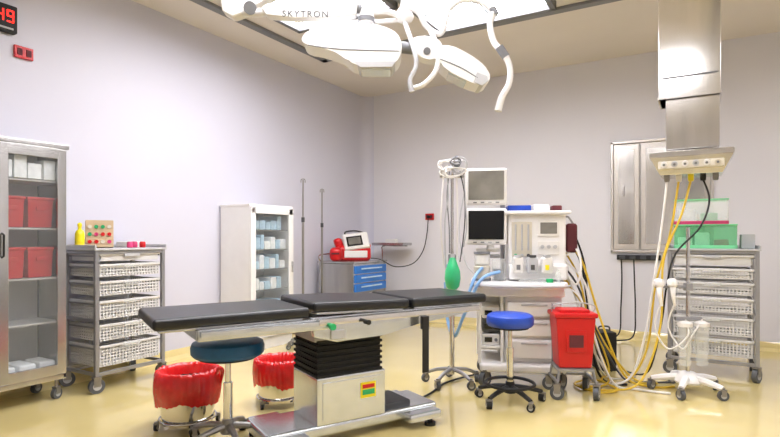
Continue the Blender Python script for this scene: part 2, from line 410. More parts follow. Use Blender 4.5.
iv_pole('thin drip stand at the near end of the steel trolley', 322, 6.4, 1.75, .17)

# ------------------------------------------------------------ steel resuscitation trolley with defibrillator
t = thing('steel_trolley', 'stainless steel trolley with blue drawers in the corner', 'trolley', (.38, -.87, 0), R(90))
w, dp, hh = .8, .55, .87
b = MB(); b.box((0, 0, .5), (w-.03, dp-.02, .68), bev=.004); b.box((0, 0, hh-.012), (w+.02, dp+.03, .024), bev=.005)
for sx in (-1, 1):
    for sy in (-1, 1): b.box((sx*(w/2-.02), sy*(dp/2-.02), .48), (.035, .035, .74), bev=.003)
b.build('body', 'steel', t)
for i in range(3):
    z = .765-i*.115
    dr = MB().box((.0, -dp/2-.004, z), (w-.06, .03, .1), bev=.006).build('drawer', 'bluep', t)
    MB().box((0, -dp/2-.024, z+.012), (.5, .008, .018), bev=.003).build('handle', 'packb', dr)
for i in range(2):
    dr = MB().box((.0, -dp/2-.002, .42-i*.17), (w-.14, .026, .15), bev=.004).build('drawer', 'steeld', t)
    MB().box((0, -dp/2-.024, .46-i*.17), (.3, .012, .014), bev=.003).build('handle', 'chrome', dr)
rl = MB(); rl.tube([(-w/2, dp/2-.03, hh), (-w/2-.01, dp/2-.03, hh+.08), (0, dp/2-.03, hh+.09), (w/2+.01, dp/2-.03, hh+.08), (w/2, dp/2-.03, hh)], .009, seg=8, n=4); rl.build('rail', 'chrome', t)
for sx in (-1, 1):
    for sy in (-1, 1): caster(t, sx*(w/2-.05), sy*(dp/2-.05), .05, .4, .15)
zt = hh
t = thing('defibrillator', 'defibrillator with tilted monitor in a soft red case on the steel trolley', 'defibrillator', (.42, -.93, zt), RC+R(10))
b = MB(); b.box((0, .02, .10), (.42, .26, .20), bev=.05, seg=4); b.build('soft_case', 'red', t)
b = MB(); b.box((-.17, .04, .2), (.1, .18, .2), rot=(0, R(-18), 0), bev=.04, seg=3); b.build('side_pocket', 'red', t)
b = MB(); b.box((.17, .03, .18), (.08, .18, .1), rot=(0, R(14), 0), bev=.03, seg=3); b.build('side_pocket', 'red', t)
mo = MB().box((.03, -.03, .24), (.31, .13, .23), rot=(R(-28), R(-8), 0), bev=.02, seg=3).build('monitor_unit', 'whitep', t)
MB().box((.005, -.10, .262), (.19, .014, .14), rot=(R(-28), R(-8), 0), bev=.004).build('screen', 'screen', mo)
MB().box((.005, -.105, .262), (.15, .012, .1), rot=(R(-28), R(-8), 0), bev=.003).build('screen_glass', 'screen2', mo)
for i in range(3): MB().cyl((.14, -.08+i*.02, .2+i*.045), (.14, -.115+i*.02, .185+i*.045), .013, seg=12).build('knob', ['red', 'green', 'dgrey'][i], mo)
MB().box((.02, -.12, .09), (.28, .02, .09), bev=.008).build('front_panel', 'whitep', t)
MB().tube([(-.1, .03, .34), (-.09, .04, .38), (.02, .045, .395), (.13, .04, .37), (.14, .03, .33)], .011, seg=8).build('handle', 'dgrey', t)
t.scale = (1.08, 1.08, 1.0)
t = thing('carry_pouch', 'bulky soft red pouch left of the defibrillator', 'pouch', (.33, -1.19, zt), RC)
b = MB(); b.box((0, 0, .09), (.16, .18, .18), bev=.06, seg=4); b.build('body', 'red', t); MB().box((0, -.09, .1), (.1, .012, .02), bev=.003).build('strap', 'dred', t)
t = thing('instrument_tray', 'low steel instrument tray on a stand in the corner', 'tray', (.62, -.26, 0), 0)
b = MB(); b.box((0, 0, 1.07), (.5, .26, .01), bev=.003)
for s in (-1, 1): b.box((s*.25, 0, 1.085), (.008, .26, .035)); b.box((0, s*.13, 1.085), (.5, .008, .035))
b.build('tray', 'steel', t)
MB().tube([(-.21, .1, .05), (-.21, .1, .9), (-.21, .1, 1.05), (0, .1, 1.06), (.2, .1, 1.06)], .011, n=3).build('post', 'chrome', t)
MB().tube([(.22, -.08, .015), (-.21, -.08, .015), (-.21, .1, .05), (-.21, .14, .015), (.22, .14, .015)], .012, smooth=False).build('base', 'steeld', t)
o = tag(MB().box((0, 0, .04), (.16, .1, .08), bev=.015).build('gauze_pack', 'whitep'), 'white pack lying on the corner instrument tray', 'pack'); o.location = (.62, -.26, 1.076)

# ------------------------------------------------------------ back wall steel hatch
t = thing('wall_cabinet', 'wide pale steel inset cabinet in the back wall, running behind the ceiling column', 'cabinet', (4.0, -.002, 1.0), 0)
b = MB(); W2, H2 = 1.04, 1.30
for s in (-1, 1): b.box((s*(W2/2-.015), -.015, H2/2), (.03, .03, H2), bev=.004)
for z in (.015, H2-.015): b.box((0, -.015, z), (W2, .03, .03), bev=.004)
b.build('frame', 'panelm', t)
MB().box((0, -.004, H2/2), (W2-.05, .008, H2-.05)).build('back_plate', 'steeld', t)
for s, wd_ in ((-1, .27), (1, .68)):
    cx = -W2/2+.035+.135 if s < 0 else W2/2-.035-.34
    d1 = MB().box((cx, -.014, H2/2), (wd_, .014, H2-.075), bev=.004).build('door', 'panelm', t)
    MB().box((cx, -.023, H2/2), (wd_-.1, .006, H2-.2), bev=.002).build('door_inset', 'steelb', d1)
MB().box((-.375, -.035, .72), (.02, .02, .12), bev=.005).build('handle', 'chrome', t)
t = thing('power_strip', 'black socket strip on the wall below the recessed steel cabinet', 'power strip', (3.78, -.03, .945))
MB().box((0, 0, 0), (.46, .05, .06), bev=.006).build('body', 'rubber', t)
for i in range(4): MB().box((-.17+i*.11, -.03, 0), (.06, .012, .04), bev=.004).build('outlet', 'dgrey', t)
for i, (x, e) in enumerate(((3.6, 3.6), (3.74, 3.76))):
    hose('power_cable', [(x, -.06-.07*i, .93), (x+.01, -.09-.07*i, .7), (e, -.1-.07*i, .35), (e-.02, -.14-.07*i, .06), (e-.2, -.25-.12*i, .02), (e-.5, -.5-.2*i, .02)], .008, 'rubber', ['black cable hanging straight from the left end of the wall socket strip', 'black cable hanging from the middle of the wall socket strip'][i], 'cable')

# ------------------------------------------------------------ clear bins on right trolley
zt = 1.081
def clear_bin(label, loc, w, d_, h, m, lid, rz=0, base=None):
    t = thing('plastic_bin', label, 'bin', loc, rz, 'clear bins on the right trolley')
    b = MB(); e = .003
    for s in (-1, 1): b.box((s*(w/2-e), 0, h/2), (e, d_, h)); b.box((0, s*(d_/2-e), h/2), (w, e, h))
    b.box((0, 0, e), (w, d_, e)); b.build('body', m, t)
    r = MB()
    for s in (-1, 1): r.box((s*w/2, 0, h), (.01, d_+.01, .012), bev=.003); r.box((0, s*d_/2, h), (w+.01, .01, .012), bev=.003)
    r.build('rim', lid, t)
    if base:
        q = MB()
        for s in (-1, 1): q.box((s*w/2, 0, .014), (.008, d_+.008, .028), bev=.002); q.box((0, s*d_/2, .014), (w+.008, .008, .028), bev=.002)
        q.build('base_rim', base, t)
    return t
clear_bin('wide pale green translucent bin at the bottom of the stack on the right trolley', (RX-.05, RY-.03, zt), .46, .3, .2, 'gplastic', 'pgreen', 0, 'pgreen')
clear_bin('clear bin with pink base on top of the wide green one', (RX-.08, RY-.03, zt+.207), .40, .26, .21, 'cplastic', 'pgreen', 0, 'pink')
for i, (x, m_, h) in enumerate(((-.15, 'packs', .09), (-.02, 'packs', .13), (.12, 'pink', .07))):
    o = tag(MB().box((0, 0, h/2), (.11, .16, h), bev=.012).build('supply_pack', m_), ['white pack at the left inside the green-tinted bin', 'tall white pack in the middle of the green-tinted bin', 'pink pack at the right inside the green-tinted bin'][i], 'pack'); o.location = (RX-.05+x, RY-.03, zt+.007)
for i, (x, m_, h) in enumerate(((-.1, 'packs', .12), (.06, 'pgreen', .09))):
    o = tag(MB().box((0, 0, h/2), (.13, .16, h), bev=.012).build('supply_pack', m_), ['white pack inside the clear upper bin on the right trolley', 'green pack inside the clear upper bin on the right trolley'][i], 'pack'); o.location = (RX-.08+x, RY-.03, zt+.215)
o = tag(MB().box((0, 0, .06), (.10, .2, .12), bev=.008).build('glove_box', 'lgrey'), 'pale grey box at the right end of the right trolley top', 'box'); o.location = (RX+.26, RY, zt)

# ------------------------------------------------------------ operating table
tx, td = -.335, 3.2
t = thing('operating_table', 'black padded operating table on a steel pedestal in the middle of the room', 'operating table', W(tx, td), RC+R(32.4))
def pad(x0, x1, z0, z1, name='mattress_section', y=.255, th=.056):
    b = MB(); L = math.hypot(x1-x0, z1-z0); an = -math.atan2(z1-z0, x1-x0)
    b.box(((x0+x1)/2, 0, (z0+z1)/2-th/2), (L, 2*y, th), rot=(0, an, 0), bev=.018, seg=3); o = b.build(name, 'black', t)
    s = MB(); s.box(((x0+x1)/2, 0, (z0+z1)/2-th-.008), (L-.06, 2*y-.06, .014), rot=(0, an, 0), bev=.003); s.build('section_plate', 'steelt', t)
pad(-1.05, -.27, .795, .797); pad(-.25, .38, .822, .803); pad(.40, 1.0, .806, .80)
b = MB()
for s in (-1, 1):
    b.box((-.50, s*.272, .705), (.68, .012, .03), bev=.002); b.box((-.50, s*.236, .700), (.7, .036, .06), bev=.005)
    for x in (-.78, -.5, -.25): b.cyl((x, s*.25, .705), (x, s*.27, .705), .012, seg=8)
b.box((-.83, 0, .70), (.05, .47, .05), bev=.004)
b.build('leg_frame', 'steelt', t)
for s in (-1, 1):
    b = MB(); y0, y1 = (.2, .238) if s > 0 else (-.238, -.2)
    b.prism([(-.26, .738), (.95, .738), (.95, .70), (.70, .67), (.45, .645), (.2, .60), (-.1, .59), (-.24, .63)], y0, y1, bev=.006); b.build('side_plate', 'steelt', t)
    b = MB(); b.box((.34, s*.277, .715), (1.14, .012, .032), bev=.002)
    for x in (-.15, .2, .55, .82): b.cyl((x, s*.23, .715), (x, s*.275, .715), .01, seg=8)
    b.build('side_rail', 'chrome', t)
b = MB(); b.box((.02, 0, .625), (.46, .34, .08), bev=.012); b.box((.25, 0, .68), (.9, .3, .05), bev=.008); b.build('saddle', 'steeld', t)
b = MB()
for i in range(13):
    z = .392+i*.0165; g = .009 if i % 2 else 0
    b.box((.02, 0, z), (.43-2*g, .34-2*g, .016), bev=.004)
b.box((.02, 0, .49), (.40, .31, .2)); b.build('bellows', 'cloth', t)
b = MB(); b.box((.03, 0, .25), (.45, .35, .27), bev=.012); b.box((.03, -.177, .25), (.38, .006, .21), bev=.002); cl = b.build('column', 'steelt', t)
MB().box((.13, -.183, .28), (.1, .004, .09), bev=.001).build('warning_label', 'yel', cl)
MB().box((.13, -.186, .302), (.08, .003, .022)).build('label_print', 'red', cl); MB().box((.13, -.186, .268), (.08, .003, .03)).build('label_print', 'green', cl)
b = MB(); b.box((.08, 0, .085), (1.14, .34, .07), bev=.02, seg=3); b.box((-.36, 0, .075), (.2, .52, .055), bev=.018); b.box((.5, 0, .075), (.24, .52, .055), bev=.018); b.build('base', 'steelt', t)
MB().box((.36, 0, .135), (.22, .26, .04), bev=.012).build('base_cover', 'dgrey', t)
for sx in (-.42, .56):
    for sy in (-1, 1):
        p = MB(); p.cyl((sx, sy*.21, 0), (sx, sy*.21, .02), .035, seg=16); p.cyl((sx, sy*.21, .02), (sx, sy*.21, .06), .015); p.build('foot', 'rubber', t)
b = MB(); b.box((.46, -.292, .66), (.05, .03, .08), bev=.006); b.box((.46, -.3, .5), (.045, .012, .28), bev=.004); b.build('strap', 'rubber', t)
MB().cyl((-.16, -.28, .69), (-.16, -.31, .69), .018, seg=12).build('knob', 'green', t)
MB().cyl((.05, -.285, .70), (.05, -.33, .70), .014, seg=12).build('knob', 'rubber', t)
b = MB(); b.box((-.1, -.24, .635), (.09, .02, .05), bev=.006); b.build('control_box', 'lgrey', t)
hose('power_cable', [W(.05, 3.5, .05), W(.14, 3.72, .012), W(.3, 3.95, .012), W(.45, 4.25, .012), W(.72, 4.5, .012)], .008, 'rubber', 'black cable on the floor from the operating table base to the anaesthesia machine', 'cable')

# ------------------------------------------------------------ stools
def stool(label, px, d, m, seat_z, r, base_r, basem, rot=0, ring=True, legs=5):
    t = thingC('round_stool', label, 'stool', px, d, rot)
    MB().lathe([(r*.3, seat_z-.085), (r*.93, seat_z-.085), (r, seat_z-.07), (r*1.01, seat_z-.035), (r*.97, seat_z-.012), (r*.85, seat_z), (r*.3, seat_z+.004)], seg=36).build('seat', m, t)
    MB().lathe([(r*.3, seat_z-.1), (r*.8, seat_z-.1), (r*.8, seat_z-.084), (r*.3, seat_z-.084)], seg=30).build('seat_plate', 'rubber', t)
    MB().cyl((0, 0, seat_z-.1), (0, 0, seat_z-.26), .016).cyl((0, 0, .1), (0, 0, seat_z-.24), .025).build('post', 'chrome', t)
    MB().box((.07, 0, seat_z-.11), (.12, .02, .012), bev=.004).build('lever', 'rubber', t)
    b = MB(); b.cyl((0, 0, .07), (0, 0, .15), .042, .03)
    for k in range(legs):
        a = k*2*PI/legs; c, s = math.cos(a), math.sin(a)
        b.tube([(0, 0, .11), (base_r*.5*c, base_r*.5*s, .1), (base_r*c, base_r*s, .07)], [.022, .018, .014], seg=8, n=3)
    b.build('base', basem, t)
    if ring: MB().tube([(base_r*.72*math.cos(k*PI/6), base_r*.72*math.sin(k*PI/6), .135) for k in range(12)], .012, closed=True, n=3).build('foot_ring', basem, t)
    for k in range(legs):
        a = k*2*PI/legs; caster(t, base_r*math.cos(a), base_r*math.sin(a), .028, a+.8, .07, tyre='rubber', w=.036)
stool('round stool with teal blue seat under the left end of the operating table', 228, 3.0, 'teal', .595, .20, .24, 'steeld', 14, ring=False)
stool('round stool with bright blue seat and black base by the anaesthesia machine', 510, 3.78, 'blue', .63, .165, .235, 'rubber', 5)

# ------------------------------------------------------------ kick buckets with red liners
def bucket(label, blabel, px, d, s=1.0, rot=0):
    t = thingC('kick_bucket', label, 'bucket', px, d, rot, group=None)
    MB().lathe([(.13*s, .035), (.14*s, .035), (.160*s, .30*s), (.166*s, .302*s), (.166*s, .31*s), (.15*s, .31*s), (.13*s, .055), (.11*s, .055)], seg=36).build('pail', 'chrome', t)
    MB().tube([(.155*s*math.cos(k*PI/6), .155*s*math.sin(k*PI/6), .06) for k in range(12)], .007, closed=True, n=3).build('ring_frame', 'chrome', t)
    for k in range(4): a = k*PI/2+.5; caster(t, .168*s*math.cos(a), .168*s*math.sin(a), .02, a+1, .055, tyre='rubber', w=.016)
    g = thingC('bin_liner', blabel, 'bag', px, d, rot)
    ph = px
    rr_ = random.Random(px); ks = [(rr_.randint(4, 40), rr_.uniform(0, 6), rr_.uniform(.3, 1)) for _ in range(10)]
    def nz(a, z): return sum(w_*math.sin(k*a+p_+z*12) for k, p_, w_ in ks)/3
    def wv(r, z, a):
        out = max(0, min(1, (.33*s-z)*6))
        hem = max(0, (.22-z)*8)
        return r*(1+.014*nz(a, z)*(.5+out)), z+.006*nz(a+1, 0)+hem*(.03*math.sin(3*a+ph)+.015*math.sin(8*a))
    MB().lathe([(.135*s, .27*s), (.146*s, .318*s), (.158*s, .334*s), (.172*s, .332*s), (.180*s, .31*s), (.184*s, .27*s), (.186*s, .23*s), (.183*s, .20*s), (.180*s, .18*s), (.176*s, .155*s)], seg=150, wav=wv, caps=False).build('film', 'bag', g, ang=80)
    MB().tube([(.175*s, -.04, .31*s), (.195*s, -.05, .345*s), (.205*s, -.02, .32*s), (.19*s, .0, .25*s)], [.008, .014, .012, .005], n=4).build('knot', 'bag', g)
bucket('steel pail on wheels under the left end of the operating table', 'red bag lining the pail nearest the camera at left', 188, 3.3, 1.08)
bucket('steel pail on wheels behind the operating table pedestal', 'red bag lining the pail behind the teal stool', 279, 3.75, .98, 30)

# ------------------------------------------------------------ anaesthesia machine
t = thingC('anaesthesia_machine', 'large white anaesthesia machine with two monitors in front of the back wall', 'anaesthesia machine', 528, 4.38, -8)
mt = t
def ML(x, y, z):
    ca, sa = math.cos(mt.rotation_euler.z), math.sin(mt.rotation_euler.z)
    return Vector((mt.location.x+ca*x-sa*y, mt.location.y+sa*x+ca*y, z))
def onm(o, x, y, z):
    o.location = ML(x, y, z); o.rotation_euler = (0, 0, mt.rotation_euler.z); return o
b = MB(); b.box((-.07, 0, .15), (.66, .56, .07), bev=.025, seg=4); b.build('base', 'white', t)
for x, y in ((-.36, -.25), (.22, -.25), (-.36, .25), (.22, .25)): caster(t, x, y, .06, .9, .125, tyre='wheel', w=.04)
b = MB(); b.box((.02, .02, .45), (.44, .46, .54), bev=.02, seg=3); b.build('lower_cabinet', 'white', t)
for i, (z, h) in enumerate(((.61, .13), (.46, .14), (.295, .16))):
    dr = MB().box((.02, -.222, z), (.42, .04, h-.006), bev=.018, seg=3).build('drawer', 'white', t)
    MB().box((.02, -.245, z+h/2-.03), (.2, .012, .014), bev=.004).build('handle', 'lgrey', dr)
b = MB()
for x in (-.40, -.225):
    b.box((x, .15, .5), (.03, .03, .66), bev=.005); b.box((x, -.2, .5), (.025, .025, .66), bev=.005)
b.box((-.31, -.02, .3), (.19, .38, .02), bev=.004); b.box((-.31, .2, .5), (.19, .015, .6), bev=.004); b.build('side_frame', 'whitep', t)
for i, z in enumerate((.355, .46, .57)):
    mo = MB().box((-.31, 0, z), (.14, .34, .09), bev=.01).build('module', ['whitep', 'dgrey', 'whitep'][i], t)
    MB().box((-.33, -.172, z), (.06, .008, .04), bev=.002).build('module_display', 'screen', mo)
    MB().cyl((-.27, -.165, z), (-.27, -.185, z), .013, seg=12).build('module_knob', 'grey', mo)
pts = [(-.46, .22), (-.46, -.22), (-.42, -.30), (-.3, -.345), (-.09, -.36), (.12, -.345), (.24, -.30), (.28, -.22), (.28, .22)]
MB().prism(pts, .775, .825, bev=.016, axis='z', seg=3).build('worktop', 'white', t)
MB().box((-.09, -.03, .745), (.68, .48, .07), bev=.016, seg=3).build('worktop_apron', 'white', t)
b = MB(); b.tube([(x*1.04+.004, y*1.04, .80) for x, y in pts[1:-1]], .009, n=4); b.build('front_rail', 'lgrey', t)
b = MB(); b.box((.06, .1, 1.10), (.46, .38, .56), bev=.03, seg=4); b.box((.06, .08, 1.375), (.52, .44, .03), bev=.012); b.box((.06, -.12, .90), (.46, .1, .13), bev=.025, seg=3); b.build('upper_body', 'white', t)
MB().box((-.06, -.095, 1.16), (.16, .012, .28), bev=.004).build('flowmeter_panel', 'cream', t)
for i in range(3): MB().cyl((-.11+i*.05, -.108, 1.07), (-.11+i*.05, -.108, 1.28), .007, seg=10).build('flow_tube', 'lgrey', t)
for i in range(3): MB().cyl((-.11+i*.05, -.09, 1.03), (-.11+i*.05, -.12, 1.03), .013, seg=14).build('knob', ['green', 'lgrey', 'dgrey'][i], t)
vs = MB().box((.15, -.095, 1.25), (.17, .016, .13), bev=.006).build('ventilator_screen_bezel', 'whitep', t); MB().box((.15, -.104, 1.25), (.13, .006, .09), bev=.002).build('ventilator_screen', 'screen2', vs)
cp = MB().box((.15, -.095, 1.09), (.17, .012, .11), bev=.005).build('control_panel', 'whitep', t)
for i in range(3):
    MB().cyl((.1+i*.05, -.095, 1.10), (.1+i*.05, -.112, 1.10), .015, seg=18).build('gauge', 'lgrey', cp)
for i in range(3):
    v = MB(); v.box((-.1+i*.11, -.19, .955), (.085, .08, .13), bev=.018, seg=3); vo = v.build('vaporiser', ['whitep', 'lgrey', 'whitep'][i], t)
    MB().cyl((-.1+i*.11, -.2, 1.015), (-.1+i*.11, -.2, 1.035), .031, seg=20).build('dial', ['lgrey', 'dgrey', 'lgrey'][i], vo)
    MB().box((-.1+i*.11, -.232, .94), (.03, .006, .04), bev=.002).build('sight_glass', ['grey', 'dgrey', 'yel'][i], vo)
MB().lathe([(.06, .84), (.065, .85), (.065, .94), (.055, .95)], (-.38, -.14, 0)).build('absorber_canister', 'cream', t)
MB().lathe([(.055, .955), (.062, .96), (.062, 1.03), (.05, 1.045)], (-.38, -.14, 0)).build('absorber_canister', 'whitep', t)
MB().cyl((-.38, -.14, 1.04), (-.38, -.14, 1.06), .066, seg=24).build('absorber_cap', 'grey', t)
MB().cyl((-.38, -.14, .826), (-.38, -.14, .845), .072, seg=24).build('absorber_base', 'grey', t)
MB().cyl((-.245, -.13, .82), (-.245, -.13, 1.0), .055, seg=22).build('bellows_dome', 'cplastic', t)
MB().cyl((-.245, -.13, .83), (-.245, -.13, .92), .043, seg=22).build('bellows', 'grey', t)
for i, z in enumerate((1.02, 1.07)): MB().box((-.33, -.02, z), (.2, .05, .03), bev=.008).build('circuit_arm', ['alu', 'whitep'][i], t)
MB().cyl((-.31, -.05, 1.08), (-.31, -.05, 1.11), .03, seg=20).build('pressure_gauge', 'white', t)
MB().cyl((-.2, .1, .82), (-.2, .1, 1.74), .02, seg=14).build('mast', 'alu', t)
for z in (1.22, 1.53): MB().box((-.24, .03, z), (.06, .16, .05), bev=.006).build('mast_clamp', 'alu', t)
def monitor(cx, cz, sm):
    mm = MB(); mm.box((cx, -.08, cz), (.335, .07, .3), rot=(R(4), 0, 0), bev=.022, seg=4); mm.tbox((cx, 0, cz-.1), (.2, .12), (.2, .1), .2, bev=.02)
    mo = mm.build('monitor', 'white', t)
    MB().box((cx, -.119, cz+.01), (.285, .01, .235), rot=(R(4), 0, 0), bev=.004).build('screen', sm, mo)
    for i in range(4): MB().box((cx-.09+i*.06, -.112, cz-.13), (.03, .01, .01), bev=.003).build('button', ['grey', 'grey', 'lgrey', 'grey'][i], mo)
monitor(-.345, 1.59, 'screen2'); monitor(-.345, 1.265, 'screen')
onm(tag(MB().box((0, 0, .025), (.19, .22, .05), bev=.008).build('supply_box', 'blue'), 'flat blue box on top of the anaesthesia machine', 'box'), -.07, .1, 1.391)
onm(tag(MB().box((0, 0, .03), (.13, .16, .06), bev=.01).build('supply_box', 'whitep'), 'white box on top of the anaesthesia machine beside the blue one', 'box'), .11, .1, 1.391)
onm(tag(MB().box((0, 0, .025), (.08, .12, .05), bev=.01).build('supply_box', 'dred'), 'small maroon box at the right end of the anaesthesia machine top', 'box'), .24, .1, 1.391)
onm(tag(MB().lathe([(.018, 0), (.02, .01), (.02, .07), (.01, .085), (.01, .1)]).build('bottle', 'cplastic'), 'small clear bottle on the anaesthesia machine worktop', 'bottle'), .2, -.25, .826)
onm(tag(MB().box((0, 0, .012), (.2, .08, .024), bev=.006).build('syringe_tray', 'cplastic'), 'shallow clear tray on the anaesthesia machine worktop', 'tray'), .0, -.28, .826)
onm(tag(MB().box((0, 0, .015), (.05, .04, .03), bev=.005).build('tape_box', 'green'), 'tiny green box on the worktop beside the clear tray', 'box'), .13, -.275, .826)
o = MB(); o.box((0, 0, -.12), (.09, .06, .24), bev=.025, seg=3)
onm(tag(o.build('cuff_pouch', 'dred'), 'maroon pouch hanging on the right side of the anaesthesia machine', 'pouch'), .35, .02, 1.29)
MB().tube([(.27, .02, 1.33), (.32, .02, 1.345), (.36, .02, 1.29), (.37, .02, 1.27)], .008, seg=6).build('side_hook', 'alu', t)
hose('breathing_hose', [ML(-.38, -.2, .93), ML(-.44, -.28, .86), ML(-.5, -.3, .7), ML(-.56, -.22, .6), ML(-.62, -.1, .75), ML(-.66, -.06, .95)], .013, 'bluehose', 'pale blue breathing hose looping from the absorber to the drip stand', 'hose')
hose('breathing_hose', [ML(-.245, -.19, .9), ML(-.40, -.34, .84), ML(-.53, -.3, .55), ML(-.6, -.2, .38), ML(-.66, -.08, .5), ML(-.68, -.04, .8)], .013, 'bluehose', 'lower pale blue breathing hose hanging in a deep loop by the drip stand', 'hose')
hose('monitor_lead', [ML(-.52, -.04, 1.55), ML(-.56, -.06, 1.3), ML(-.55, -.1, 1.1), ML(-.5, -.16, .95), ML(-.44, -.2, .88)], .006, 'lgrey', 'thin pale lead hanging beside the two monitors', 'cable')

# ------------------------------------------------------------ equipped stand with hoses and green bag
t = thingC('hose_stand', 'wheeled stand with white hoses left of the monitors', 'drip stand', 452, 4.25)
MB().cyl((0, 0, .08), (0, 0, 1.72), .013, seg=12).build('pole', 'chrome', t)
MB().cyl((0, 0, .08), (0, 0, .9), .02, seg=12).build('outer_tube', 'chrome', t)
b = MB()
for k in range(5): a = k*2*PI/5+.3; b.tube([(0, 0, .12), (.12*math.cos(a), .12*math.sin(a), .11), (.22*math.cos(a), .22*math.sin(a), .07)], [.018, .015, .012], seg=8, n=3)
b.build('base', 'alu', t)
for k in range(5): a = k*2*PI/5+.3; caster(t, .22*math.cos(a), .22*math.sin(a), .034, a+1, .09, w=.026)
b = MB(); b.box((.0, -.01, 1.66), (.2, .02, .02), bev=.004)
for x in (-.09, 0, .09): b.tube([(x, 0, 1.66), (x, -.04, 1.68), (x, -.05, 1.72)], .006, seg=6)
b.build('hook_bar', 'chrome', t); MB().box((0, 0, 1.0), (.06, .05, .08), bev=.008).build('clamp', 'grey', t)
def SL(x, y, z): return W((452-390)/F*4.25+x, 4.25+y, z)
tang = random.Random(3)
for q, (cx_, cz_, rx_, rz_, m_, lb) in enumerate(((-.05, 1.75, .07, .05, 'whitep', 'white tubing tangle at the top left of the wheeled stand'), (.05, 1.74, .07, .06, 'lgrey', 'pale grey tubing tangle at the top right of the wheeled stand'), (.0, 1.69, .10, .05, 'whitep', 'wide white tubing tangle hanging lowest at the stand top'), (.02, 1.77, .05, .04, 'grey', 'thin grey lead looped at the very top of the wheeled stand'))):
    hose('coiled_hose', [SL(cx_+rx_*math.cos(a*1.15+q)*tang.uniform(.55, 1.1), -.05-.015*q+.03*math.sin(a*.7), cz_+rz_*math.sin(a*1.15+q)*tang.uniform(.55, 1.15)) for a in range(20)], .0055, m_, lb, 'hose', n=5)
lns = [(-.085, .95, 'whitep', .007, 'leftmost white line hanging down the wheeled stand'), (-.055, .70, 'lgrey', .006, 'pale grey line second from left on the wheeled stand'), (-.03, 1.05, 'grey', .005, 'grey line hanging left of the stand pole'), (.04, .62, 'whitep', .007, 'long white line hanging just right of the stand pole'), (.075, .98, 'dgrey', .005, 'dark line hanging right of the stand pole'), (.11, 1.1, 'lgrey', .006, 'pale line nearest the monitors on the wheeled stand')]
for i, (x, zz, m_, r_, lb) in enumerate(lns):
    hose('drip_line', [SL(x*.8, -.03, 1.70), SL(x+.02*math.sin(i*2), -.05, 1.5), SL(x*1.1-.02*math.sin(i*3), -.045-.01*(i % 2), 1.25), SL(x*.8, -.03, zz)], r_, m_, lb, 'hose')
g = thing('breathing_bag', 'green rubber breathing bag hanging on the wheeled stand', 'bag', SL(-.005, -.08, .97))
MB().lathe([(.014, .05), (.022, .035), (.032, .01), (.056, -.06), (.060, -.12), (.050, -.18), (.03, -.205), (.012, -.21)], seg=24, wav=lambda r, z, a: (r*(1+.06*math.sin(4*a)), z)).build('bag', 'gbag', g); MB().cyl((0, 0, .03), (0, 0, .075), .016, seg=12).build('neck', 'lgrey', g)

# ------------------------------------------------------------ sharps bin on small wheeled stand
t = thingC('bin_cart', 'low wheeled holder carrying the red sharps container', 'cart', 572, 3.96, -4)
b = MB(); b.box((0, 0, .21), (.26, .24, .018), bev=.004)
for sx in (-1, 1):
    for sy in (-1, 1): b.tube([(sx*.12, sy*.11, .21), (sx*.13, sy*.12, .14), (sx*.14, sy*.13, .125)], .01, seg=6, n=2)
    b.box((sx*.14, 0, .125), (.02, .28, .02), bev=.003)
b.box((0, .13, .125), (.28, .02, .02), bev=.003)
b.tube([(-.11, .14, .21), (-.11, .145, .66), (.11, .145, .66), (.11, .14, .21)], .008, smooth=False); b.build('frame', 'alu', t)
for sx in (-1, 1):
    for sy in (-1, 1): caster(t, sx*.14, sy*.13, .05, .7*sx+.4, .118, w=.034)
g = thingC('sharps_container', 'red plastic sharps container with handle in front of the machine', 'container', 572, 3.96, -4, z=.22)
b = MB(); b.tbox((0, 0, 0), (.235, .2), (.285, .23), .37, bev=.014); b.box((0, -.112, .2), (.14, .012, .16), bev=.004); b.build('body', 'red', g)
MB().box((0, 0, .385), (.31, .25, .035), bev=.01).build('lid', 'red', g)
MB().box((0, 0, .41), (.22, .16, .03), bev=.01).build('lid_flap', 'red', g)
MB().box((0, -.121, .2), (.1, .004, .09)).build('label_panel', 'dred', g)
MB().tube([(-.145, 0, .39), (-.15, -.05, .45), (0, -.09, .48), (.15, -.05, .45), (.145, 0, .39)], .005, n=4).build('handle', 'lgrey', g)
g = thing('power_unit', 'black box with handle on the floor behind the sharps container', 'box', W((604-390)/F*4.75, 4.75, 0), RC)
MB().box((0, 0, .17), (.15, .2, .34), bev=.012).build('case', 'rubber', g); MB().tube([(-.05, 0, .335), (-.04, 0, .375), (.04, 0, .375), (.05, 0, .335)], .008).build('handle', 'dgrey', g)

# ------------------------------------------------------------ ceiling pendant
PX, PY = 4.335, -2.14
t = thing('ceiling_pendant', 'stainless steel ceiling supply column with sockets on the right', 'ceiling pendant', (PX, PY, 1.64))
b = MB(); b.box((-.01, 0, 1.115), (.40, .32, 1.1), bev=.006); b.box((-.01, 0, .575), (.41, .33, .02)); b.build('upper_shaft', 'steelb', t)
MB().box((0, 0, 1.645), (.5, .42, .03), bev=.004).build('ceiling_flange', 'steelb', t)
for z in (.72, 1.5): MB().box((-.01, -.162, z), (.36, .004, .012)).build('seam', 'grey', t)
MB().box((.01, 0, .38), (.345, .27, .38), bev=.006).build('lower_shaft', 'steelb', t)
b = MB(); b.tbox((.0, 0, .0), (.40, .32), (.53, .38), .13, bev=.003); b.box((0, 0, .15), (.54, .39, .04), bev=.003); hd = b.build('service_head', 'steelb', t)
MB().box((0, -.178, .075), (.42, .02, .07), rot=(R(-13), 0, 0), bev=.004).build('outlet_strip', 'cream', t)
